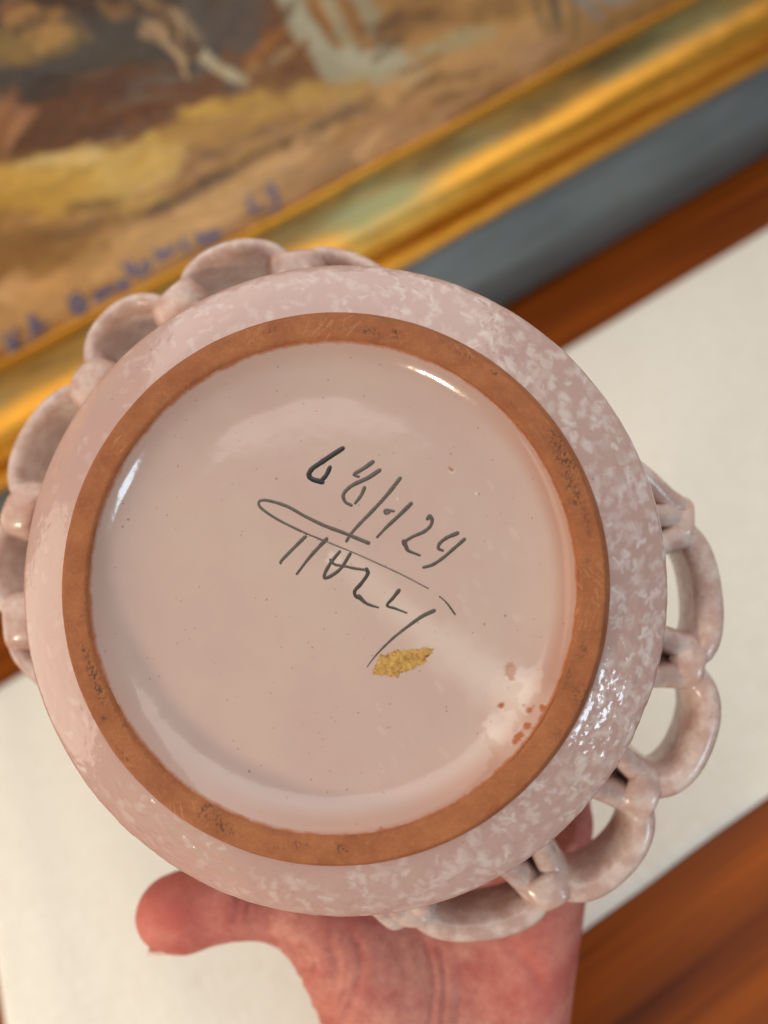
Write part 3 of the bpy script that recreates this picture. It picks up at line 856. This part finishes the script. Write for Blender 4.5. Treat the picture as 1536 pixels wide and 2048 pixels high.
ZN = -44.0                                   # near edge of the straps
for ci, ch in enumerate(CHAIN):
    K = [np.array(px_bowl(*p, ZN)) for p in ch["knots"]]
    AP = [np.array(px_bowl(*p, ZN)) for p in ch["apex"]]
    u = lambda v_: v_ / np.hypot(*v_)
    side = lambda v_: np.array([u(v_)[1], -u(v_)[0]])
    sgn = 1.0 if side(K[0]) @ (K[1] - K[0]) > 0 else -1.0
    wallpt = lambda base_, off: u(u(base_) + sgn * side(base_) * off) * 79.0
    for i in range(len(K) - 1):
        a, b_, ap = K[i], K[i + 1], AP[i]
        sa, sb = sgn * side(a), -sgn * side(b_)
        s1 = a + sa * 3.5; s2 = b_ + sb * 3.5
        # a round arc through the two tied points and the outermost point
        mid = (s1 + s2) / 2; ch_ = (s2 - s1) / 2; L2_ = np.hypot(*ch_); e1 = ch_ / L2_; e2 = u(ap - mid - e1 * ((ap - mid) @ e1))
        hgt = (ap - mid) @ e2
        arcp = [mid - e1 * L2_ * math.copysign(abs(math.cos(g)) ** 0.92, math.cos(g)) + e2 * hgt * math.sin(g) for g in np.linspace(0.35, math.pi - 0.35, 9)]
        r1 = s1 - u(a) * 7.5 + sa * 1.0; r2 = s2 - u(b_) * 7.5 + sb * 1.0
        path = catmull([wallpt(a, 0.085), r1, s1] + arcp + [s2, r2, wallpt(b_, -0.085)], 6)
        loft(path, ci)
    st = [np.array(px_bowl(*p, ZN)) for p in ch["start"]]; en = [np.array(px_bowl(*p, ZN)) for p in ch["end"]]
    k0_, k1_ = K[0] - sgn * side(K[0]) * 3.3, K[-1] + sgn * side(K[-1]) * 3.3
    loft(catmull(st + [k0_, k0_ - u(K[0]) * 8, wallpt(K[0], -0.07)], 9), ci)
    loft(catmull([wallpt(K[-1], 0.07), k1_ - u(K[-1]) * 8, k1_] + en, 9), ci)
    for i, k in enumerate(K):
        wrap(k - u(k) * 1.5, i * 1.7 + ci, ci)

# ---- handwriting on the base: strokes read from a 3.072x enlargement
def Zp(x, y): return (480 + x / 3.072, 860 + y / 3.072)
PEN = [
 ([(630, 113), (560, 158), (490, 205), (442, 240), (424, 275), (444, 302), (504, 319)], 27, 26, 1.0),
 ([(552, 230), (532, 274), (508, 302), (488, 314)], 24, 20, 1.0),
 ([(815, 196), (760, 236), (702, 272), (728, 287)], 24, 13, .55),
 ([(856, 248), (786, 294), (694, 338), (650, 374), (634, 406), (648, 442), (684, 463)], 24, 15, .55),
 ([(764, 356), (744, 402), (708, 450)], 21, 16, .5),
 ([(982, 298), (905, 396), (820, 490), (740, 572), (682, 638), (655, 682)], 21, 16, .5),
 ([(944, 499), (892, 492), (896, 514), (918, 506)], 14, 12, .5),
 ([(1050, 453), (975, 527), (900, 597), (843, 658)], 22, 12, .55),
 ([(1152, 545), (1166, 528), (1180, 556), (1168, 592), (1128, 626), (1062, 655), (1004, 690)], 20, 15, .55),
 ([(1006, 686), (1020, 716), (1036, 742), (1104, 770)], 26, 10, .6),
 ([(1335, 634), (1270, 662), (1226, 698), (1220, 728), (1246, 741)], 22, 13, .55),
 ([(1378, 672), (1312, 730), (1244, 788), (1182, 828), (1128, 844)], 19, 15, .55),
 ([(788, 694), (720, 666), (622, 626), (520, 588), (400, 530), (300, 474), (222, 446), (152, 431), (118, 440), (122, 470), (172, 512), (250, 560), (350, 610), (432, 648), (530, 686)], 20, 11, .5),
 ([(530, 686), (700, 755), (850, 822), (1000, 892), (1156, 974)], 8, 6, .35),
 ([(402, 655), (332, 724), (258, 800), (250, 818)], 20, 12, .5),
 ([(532, 670), (482, 722), (420, 792), (350, 884)], 22, 12, .55),
 ([(612, 748), (562, 810), (526, 872), (520, 908), (560, 896), (622, 848), (676, 762)], 18, 17, .6),
 ([(556, 798), (582, 826), (642, 836), (702, 850), (776, 860)], 15, 13, .55),
 ([(778, 856), (784, 886), (742, 946), (706, 988), (712, 1022), (742, 1036)], 21, 17, .7),
 ([(730, 1022), (778, 1066), (850, 1091)], 24, 9, .6),
 ([(976, 986), (940, 1032), (904, 1078), (952, 1096), (1024, 1124)], 21, 8, .65),
 ([(1192, 1110), (1120, 1144), (1040, 1200), (950, 1270), (872, 1344), (820, 1402), (782, 1454)], 22, 4, .5),
 ([(1226, 1024), (1272, 1066), (1320, 1132)], 8, 11, .45),
]
def floor_z(r):
    return float(np.interp(r, pf[:, 0], pf[:, 1]))
def mat_ink(name, dark):
    m = Mat(name)
    v = m.coord((1, 1, 1))
    n = m.noise(v, 1.6, 4, 0.7)
    a = np.array(lin((30, 30, 26))) * dark + np.array(lin((128, 114, 103))) * (1 - dark)
    b_ = a * 1.55
    m.color(m.mix(m.rng(n, 0.4, 0.7), (*a, 1), (*b_, 1)))
    m.set(Roughness=0.35, Coat_Weight=0.2)
    return m.m
INK = {}
for pts, w0, w1, dk in PEN:
    P = catmull([px_bowl(*Zp(*p), ZF) for p in pts], 7)
    n = len(P)
    if dk not in INK: INK[dk] = mat_ink("pencil_ink_black" if dk == 1.0 else "pencil_ink_grey_%d" % int(dk * 100), min(1.0, dk + 0.12))
    t = np.gradient(P, axis=0); t /= np.linalg.norm(t, axis=1)[:, None] + 1e-9
    nn_ = np.c_[-t[:, 1], t[:, 0]]
    s = np.linspace(0, 1, n)
    w = (w0 + (w1 - w0) * s) / 3.072 / 8.55 / 2 * 1.2
    w = w * (1 + 0.10 * vnoise(s * n * 0.4, s * 0 + len(pts), 5))
    prof5 = [(-1, 0.0), (-0.72, 0.045), (0, 0.07), (0.72, 0.045), (1, 0.0)]
    # rounded ends
    ext = [P[0] - t[0] * w[0] * f_ for f_ in (0.95, 0.7)] ; ext2 = [P[-1] + t[-1] * w[-1] * f_ for f_ in (0.7, 0.95)]
    Pf = np.vstack([ext, P, ext2]); Nf = np.vstack([nn_[:1]] * 2 + [nn_] + [nn_[-1:]] * 2)
    wf = np.r_[w[0] * 0.31, w[0] * 0.71, w, w[-1] * 0.71, w[-1] * 0.31]
    vs = []
    for p, q, ww in zip(Pf, Nf, wf):
        for k, h in prof5:
            xy = p + q * ww * k
            vs.append((xy[0], xy[1], floor_z(np.hypot(*xy)) + 0.03 + h))
    mesh_obj("pen_stroke", vs, grid_faces(len(Pf), 5), INK[dk], bowl)

# dried glue residue
gpoly = [(845, 1402), (888, 1386), (955, 1352), (1060, 1350), (1150, 1333), (1188, 1345), (1168, 1382), (1152, 1402), (1128, 1430), (1050, 1470), (992, 1490), (960, 1526), (872, 1506), (812, 1502), (828, 1466)]
gp = np.array([px_bowl(*Zp(*p), ZF) for p in gpoly])
gc = gp.mean(0)
fine = []
for i in range(len(gp)):
    a, b_ = gp[i], gp[(i + 1) % len(gp)]
    for k in range(8):
        fine.append(a + (b_ - a) * k / 8)
fine = np.array(fine)
jit = 0.22 * np.random.default_rng(3).normal(size=fine.shape)
vs = []; nr = 22
for p, jt in zip(fine, jit):
    for j in range(nr):
        f_ = (j + 0.02) / (nr - 1)
        xy = gc + (p - gc) * min(f_, 1) + jt * max(0.0, f_ - 0.75) * 4
        h = 0.20 * (1 - f_ ** 4) + 0.40 * (1 - f_ ** 6) * float(fbm(np.array(xy[0] * 1.3), np.array(xy[1] * 1.3), 9, 5))
        vs.append((xy[0], xy[1], floor_z(np.hypot(*xy)) + 0.01 + max(h, 0.0)))
m = Mat("dried_yellow_glue")
v = m.coord((1, 1, 1))
n1 = m.noise(v, 1.1, 5, 0.7); n2 = m.noise(v, 0.45, 3)
c = m.mix(m.rng(n1, 0.35, 0.65), lin4((172, 130, 68)), lin4((210, 170, 98)))
c = m.mix(m.rng(n2, 0.55, 0.7, 0, 0.7), c, lin4((120, 80, 34)))
m.color(c); m.set(Roughness=0.75, Specular_IOR_Level=0.2); m.bump(n1, 0.5, 0.0002)
mesh_obj("glue_residue", vs, grid_faces(len(fine), nr, True), m.m, bowl)["label"] = "patch of dried yellow glue"

# ------------------------------------------------------------------ hand (built as one surface from a distance field, camera millimetres)
def HP(px, py, d):
    return np.array([(px - 768) * d / F, -(py - 1024) * d / F, -d])
CAPS = []                                  # (a, b, ra, rb)
def cap(a, b, ra, rb): CAPS.append((HP(*a), HP(*b), ra, rb))
# palm
W0 = (880, 2420, 252)
cap(W0, (690, 1600, 240), 25, 12.5)
cap(W0, (840, 1540, 242), 26, 12.5)
cap(W0, (985, 1560, 240), 26, 12.0)
cap(W0, (1112, 1640, 236), 25, 11.0)
cap((1082, 1720, 236), (985, 2260, 244), 12.5, 20)
cap((900, 2300, 250), (900, 2900, 275), 27, 29)   # wrist
# fingers reach up behind the bowl and curl gently into it
cap((690, 1600, 240), (676, 1310, 246), 11.5, 9.8); cap((676, 1310, 246), (676, 1160, 242), 9.8, 8.8); cap((676, 1160, 242), (684, 1045, 232), 8.8, 7.6)
cap((840, 1540, 242), (832, 1230, 248), 11.8, 10); cap((832, 1230, 248), (830, 1060, 244), 10, 9); cap((830, 1060, 244), (830, 940, 233), 9, 7.8)
cap((985, 1560, 240), (984, 1270, 247), 11.3, 9.6); cap((984, 1270, 247), (980, 1110, 243), 9.6, 8.6); cap((980, 1110, 243), (974, 1000, 233), 8.6, 7.5)
cap((1112, 1640, 236), (1126, 1420, 243), 10, 8.6); cap((1126, 1420, 243), (1124, 1300, 239), 8.6, 7.6); cap((1124, 1300, 239), (1116, 1215, 231), 7.6, 6.6)
NF = len(CAPS)
# thumb
cap((338, 1826, 226), (372, 1822, 226), 9.6, 10.2)
cap((372, 1822, 226), (470, 1796, 228), 10.2, 10.2)
cap((470, 1796, 228), (625, 1800, 233), 10.0, 12.2)
cap((625, 1800, 233), (815, 2100, 240), 12.6, 20.5)
cap((700, 1850, 236), (860, 2050, 240), 14, 19)
h = 0.85
lo = np.array([-92, -245, -288.0]); hi2 = np.array([92, 30, -205.0])
nx_, ny_, nz3 = [int(v_) for v_ in (hi2 - lo) / h]
gx = (lo[0] + h * np.arange(nx_)).astype(np.float32)[:, None, None]
gy = (lo[1] + h * np.arange(ny_)).astype(np.float32)[None, :, None]
gz = (lo[2] + h * np.arange(nz3)).astype(np.float32)[None, None, :]
def cap_sdf(a, b, ra, rb):
    ab = (b - a).astype(np.float32); l2 = float(ab @ ab)
    t = np.clip(((gx - a[0]) * ab[0] + (gy - a[1]) * ab[1] + (gz - a[2]) * ab[2]) / l2, 0, 1)
    return np.sqrt((gx - a[0] - t * ab[0]) ** 2 + (gy - a[1] - t * ab[1]) ** 2 + (gz - a[2] - t * ab[2]) ** 2) - (ra + (rb - ra) * t)
def smin(a, b, k):
    hh = np.clip(0.5 + 0.5 * (b - a) / k, 0, 1)
    return b + (a - b) * hh - k * hh * (1 - hh)
fld = None
for i, c_ in enumerate(CAPS):
    s = cap_sdf(*c_)
    k = 9.0 if i < 6 else (3.0 if i < NF else (6.0 if i < NF + 3 else 10.0))
    fld = s if fld is None else smin(fld, s, np.float32(k))

def surface_nets(f, lo, h):
    s = f < 0
    nx, ny, nz = f.shape
    cnt = np.zeros((nx - 1, ny - 1, nz - 1), np.uint8)
    for dx in (0, 1):
        for dy in (0, 1):
            for dz in (0, 1):
                cnt += s[dx:nx - 1 + dx, dy:ny - 1 + dy, dz:nz - 1 + dz]
    act = (cnt > 0) & (cnt < 8)
    ii = np.argwhere(act)
    vid = -np.ones(act.shape, np.int64); vid[act] = np.arange(len(ii))
    acc = np.zeros((len(ii), 3)); num = np.zeros(len(ii))
    cor = [(a, b, c) for a in (0, 1) for b in (0, 1) for c in (0, 1)]
    for c0 in cor:
        for ax in range(3):
            if c0[ax]: continue
            c1 = list(c0); c1[ax] = 1
            f0 = f[ii[:, 0] + c0[0], ii[:, 1] + c0[1], ii[:, 2] + c0[2]]
            f1 = f[ii[:, 0] + c1[0], ii[:, 1] + c1[1], ii[:, 2] + c1[2]]
            m_ = (f0 < 0) != (f1 < 0)
            t = np.where(m_, f0 / np.where(m_, f0 - f1, 1), 0)
            p = np.tile(np.array(c0, float), (len(ii), 1)); p[:, ax] += t
            acc += p * m_[:, None]; num += m_
    V = lo + h * (ii + acc / num[:, None])
    Q = []
    for ax in range(3):
        o1, o2 = [(1, 2), (2, 0), (0, 1)][ax]
        sl0 = [slice(None)] * 3; sl1 = [slice(None)] * 3
        sl0[ax] = slice(0, -1); sl1[ax] = slice(1, None)
        ch = s[tuple(sl0)] != s[tuple(sl1)]
        e = np.argwhere(ch)
        lim = np.array(act.shape)
        ok = (e[:, o1] > 0) & (e[:, o2] > 0) & (e[:, o1] < lim[o1]) & (e[:, o2] < lim[o2])
        e = e[ok]
        flip = s[e[:, 0], e[:, 1], e[:, 2]]
        def at_(d1, d2):
            q = e.copy(); q[:, o1] += d1; q[:, o2] += d2
            return vid[q[:, 0], q[:, 1], q[:, 2]]
        a, b, c, d = at_(-1, -1), at_(0, -1), at_(0, 0), at_(-1, 0)
        q = np.stack([a, b, c, d], -1)
        q[~flip] = q[~flip][:, ::-1]
        Q.append(q)
    return V, np.concatenate(Q)
HV, HF = surface_nets(fld, lo, h)
# normals from the mesh, then palm lines and skin folds pressed into the surface
def vert_normals(V, Fq):
    n = np.zeros_like(V)
    fn = np.cross(V[Fq[:, 2]] - V[Fq[:, 0]], V[Fq[:, 3]] - V[Fq[:, 1]])
    for k in range(4): np.add.at(n, Fq[:, k], fn)
    return n / (np.linalg.norm(n, axis=1)[:, None] + 1e-9)
def laplace(V, Fq, it):
    for _ in range(it):
        acc = np.zeros_like(V); c = np.zeros(len(V))
        for k in range(4):
            np.add.at(acc, Fq[:, k], V[Fq[:, (k + 1) % 4]]); np.add.at(c, Fq[:, k], 1)
            np.add.at(acc, Fq[:, (k + 1) % 4], V[Fq[:, k]]); np.add.at(c, Fq[:, (k + 1) % 4], 1)
        V = 0.5 * V + 0.5 * acc / c[:, None]
    return V
HV = laplace(HV, HF, 3)
hn = vert_normals(HV, HF)
hpx = 768 + HV[:, 0] / -HV[:, 2] * F; hpy = 1024 - HV[:, 1] / -HV[:, 2] * F
facing = np.clip(hn[:, 2] * 1.4, 0, 1)
CREASE = [([(690, 1850), (722, 1900), (720, 1960), (690, 2040), (650, 2120)], 9, 0.7), ([(650, 1870), (676, 1925), (668, 1980), (630, 2040)], 8, 0.6), ([(605, 1880), (630, 1925), (628, 1960), (590, 2000)], 7, 0.55),
          ([(570, 1876), (592, 1912), (590, 1940), (566, 1960)], 6, 0.5), ([(535, 1862), (556, 1890), (556, 1912)], 6, 0.45), ([(706, 1990), (680, 2060), (645, 2130)], 7, 0.5), ([(590, 1885), (612, 1920), (608, 1950), (575, 1980)], 5, 0.35), ([(660, 1960), (640, 2010), (612, 2040)], 5, 0.4), ([(688, 1930), (690, 1985), (650, 2060)], 5, 0.35),
          ([(845, 1860), (862, 1930), (868, 2000), (850, 2100)], 6, 0.7), ([(880, 1880), (890, 1960), (885, 2060), (870, 2150)], 6, 0.6), ([(925, 1930), (922, 2000), (910, 2090)], 6, 0.4),
          ([(1010, 1890), (1060, 1930), (1090, 1980)], 16, 0.8), ([(760, 1860), (800, 1900), (810, 1960)], 12, 0.4), ([(470, 1740), (478, 1800), (470, 1850)], 9, 0.5), ([(490, 1740), (500, 1800), (492, 1850)], 7, 0.4)]
depth = np.zeros(len(HV)); red = np.zeros(len(HV))
for pts, w, dp in CREASE:
    m_ = (hpx > 380) & (hpy > 1640)
    d, t = seg_dist(hpx[m_], hpy[m_], catmull(pts, 5))
    g_ = np.exp(-(d / w) ** 2) * np.clip(np.minimum(t, 1 - t) * 6, 0, 1)
    depth[m_] = np.maximum(depth[m_], dp * g_)
    red[m_] = np.maximum(red[m_], g_ * dp)
rip = 0.25 * np.sin(((hpx - 560) * 0.5 + (hpy - 1900) * 0.85) * 0.16 + 1.4 * vnoise(hpx / 40, hpy / 40, 4)) * np.exp(-((hpx - 610) / 80) ** 2 - ((hpy - 1980) / 90) ** 2)
HV = HV - hn * (depth * facing)[:, None] + hn * (rip + 0.12 * fbm(hpx / 26, hpy / 26, 12))[:, None]
def mat_skin():
    m = Mat("skin")
    v = m.coord((1, 1, 1))
    n = m.noise(v, 0.075, 5, 0.7); f = m.noise(v, 0.5, 5, 0.75)
    c = m.mix(m.rng(n, 0.38, 0.64), lin4((184, 104, 94)), lin4((214, 148, 130)))
    c = m.mix(m.rng(f, 0.45, 0.7, 0, 0.36), c, lin4((164, 82, 76)))
    c = m.mix(m.attr("flush"), c, lin4((198, 94, 86)))
    m.color(c)
    m.set(Roughness=0.55, Specular_IOR_Level=0.3, Subsurface_Weight=0.2, Subsurface_Scale=0.001)
    m.p.inputs['Subsurface Radius'].default_value = (3.0, 1.0, 0.6)
    m.bump(m.math('ADD', m.noise(v, 1.6, 4, 0.7), m.math('MULTIPLY', m.noise(m.coord((0.9, 0.35, 0.9), (0, 0, 0.5)), 0.7, 3), 1.2)), 0.45, 0.0003)
    return m.m
flush = np.clip(0.6 * np.exp(-((hpx - 330) / 110) ** 2 - ((hpy - 1820) / 100) ** 2) + 0.45 * np.exp(-((hpx - 1090) / 90) ** 2 - ((hpy - 1960) / 130) ** 2) + 0.25 * red, 0, 1)
hand = mesh_obj("hand", HV, HF, mat_skin(), attrs={"flush": flush})
hand.matrix_world = CAMW @ Matrix.Scale(0.001, 4)
tag(hand, "open left hand holding up the bowl from behind, thumb stretched to the left", "hand")
# thumbnail on the far lower side of the thumb tip
ta_, tb_ = HP(338, 1826, 226), HP(420, 1810, 227)
td = (ta_ - tb_) / np.linalg.norm(ta_ - tb_)
nd = np.array([-0.10, -0.96, -0.12]); nd -= td * (nd @ td); nd /= np.linalg.norm(nd)
sd = np.cross(td, nd)
vs = []
for i in range(15):
    u = i / 14
    for j in range(13):
        s = (j / 12 - 0.5) * 2
        phi = s * 0.95
        cen = ta_ + td * (-8.0 + 15.6 * u - 2.2 * s * s * u)
        r = 10.35 - 0.9 * max(0, u - 0.5) ** 2 * 4
        vs.append(cen + (nd * math.cos(phi) + sd * math.sin(phi)) * r)
m = Mat("fingernail")
m.color(lin4((232, 196, 180))); m.set(Roughness=0.25, Coat_Weight=0.3)
nail = mesh_obj("thumb_nail", vs, grid_faces(15, 13), m.m, hand)
sol = nail.modifiers.new("thickness", 'SOLIDIFY'); sol.thickness = 0.6
print("tris", sum(len(o.data.polygons) * 2 for o in bpy.data.objects if o.type == 'MESH'))
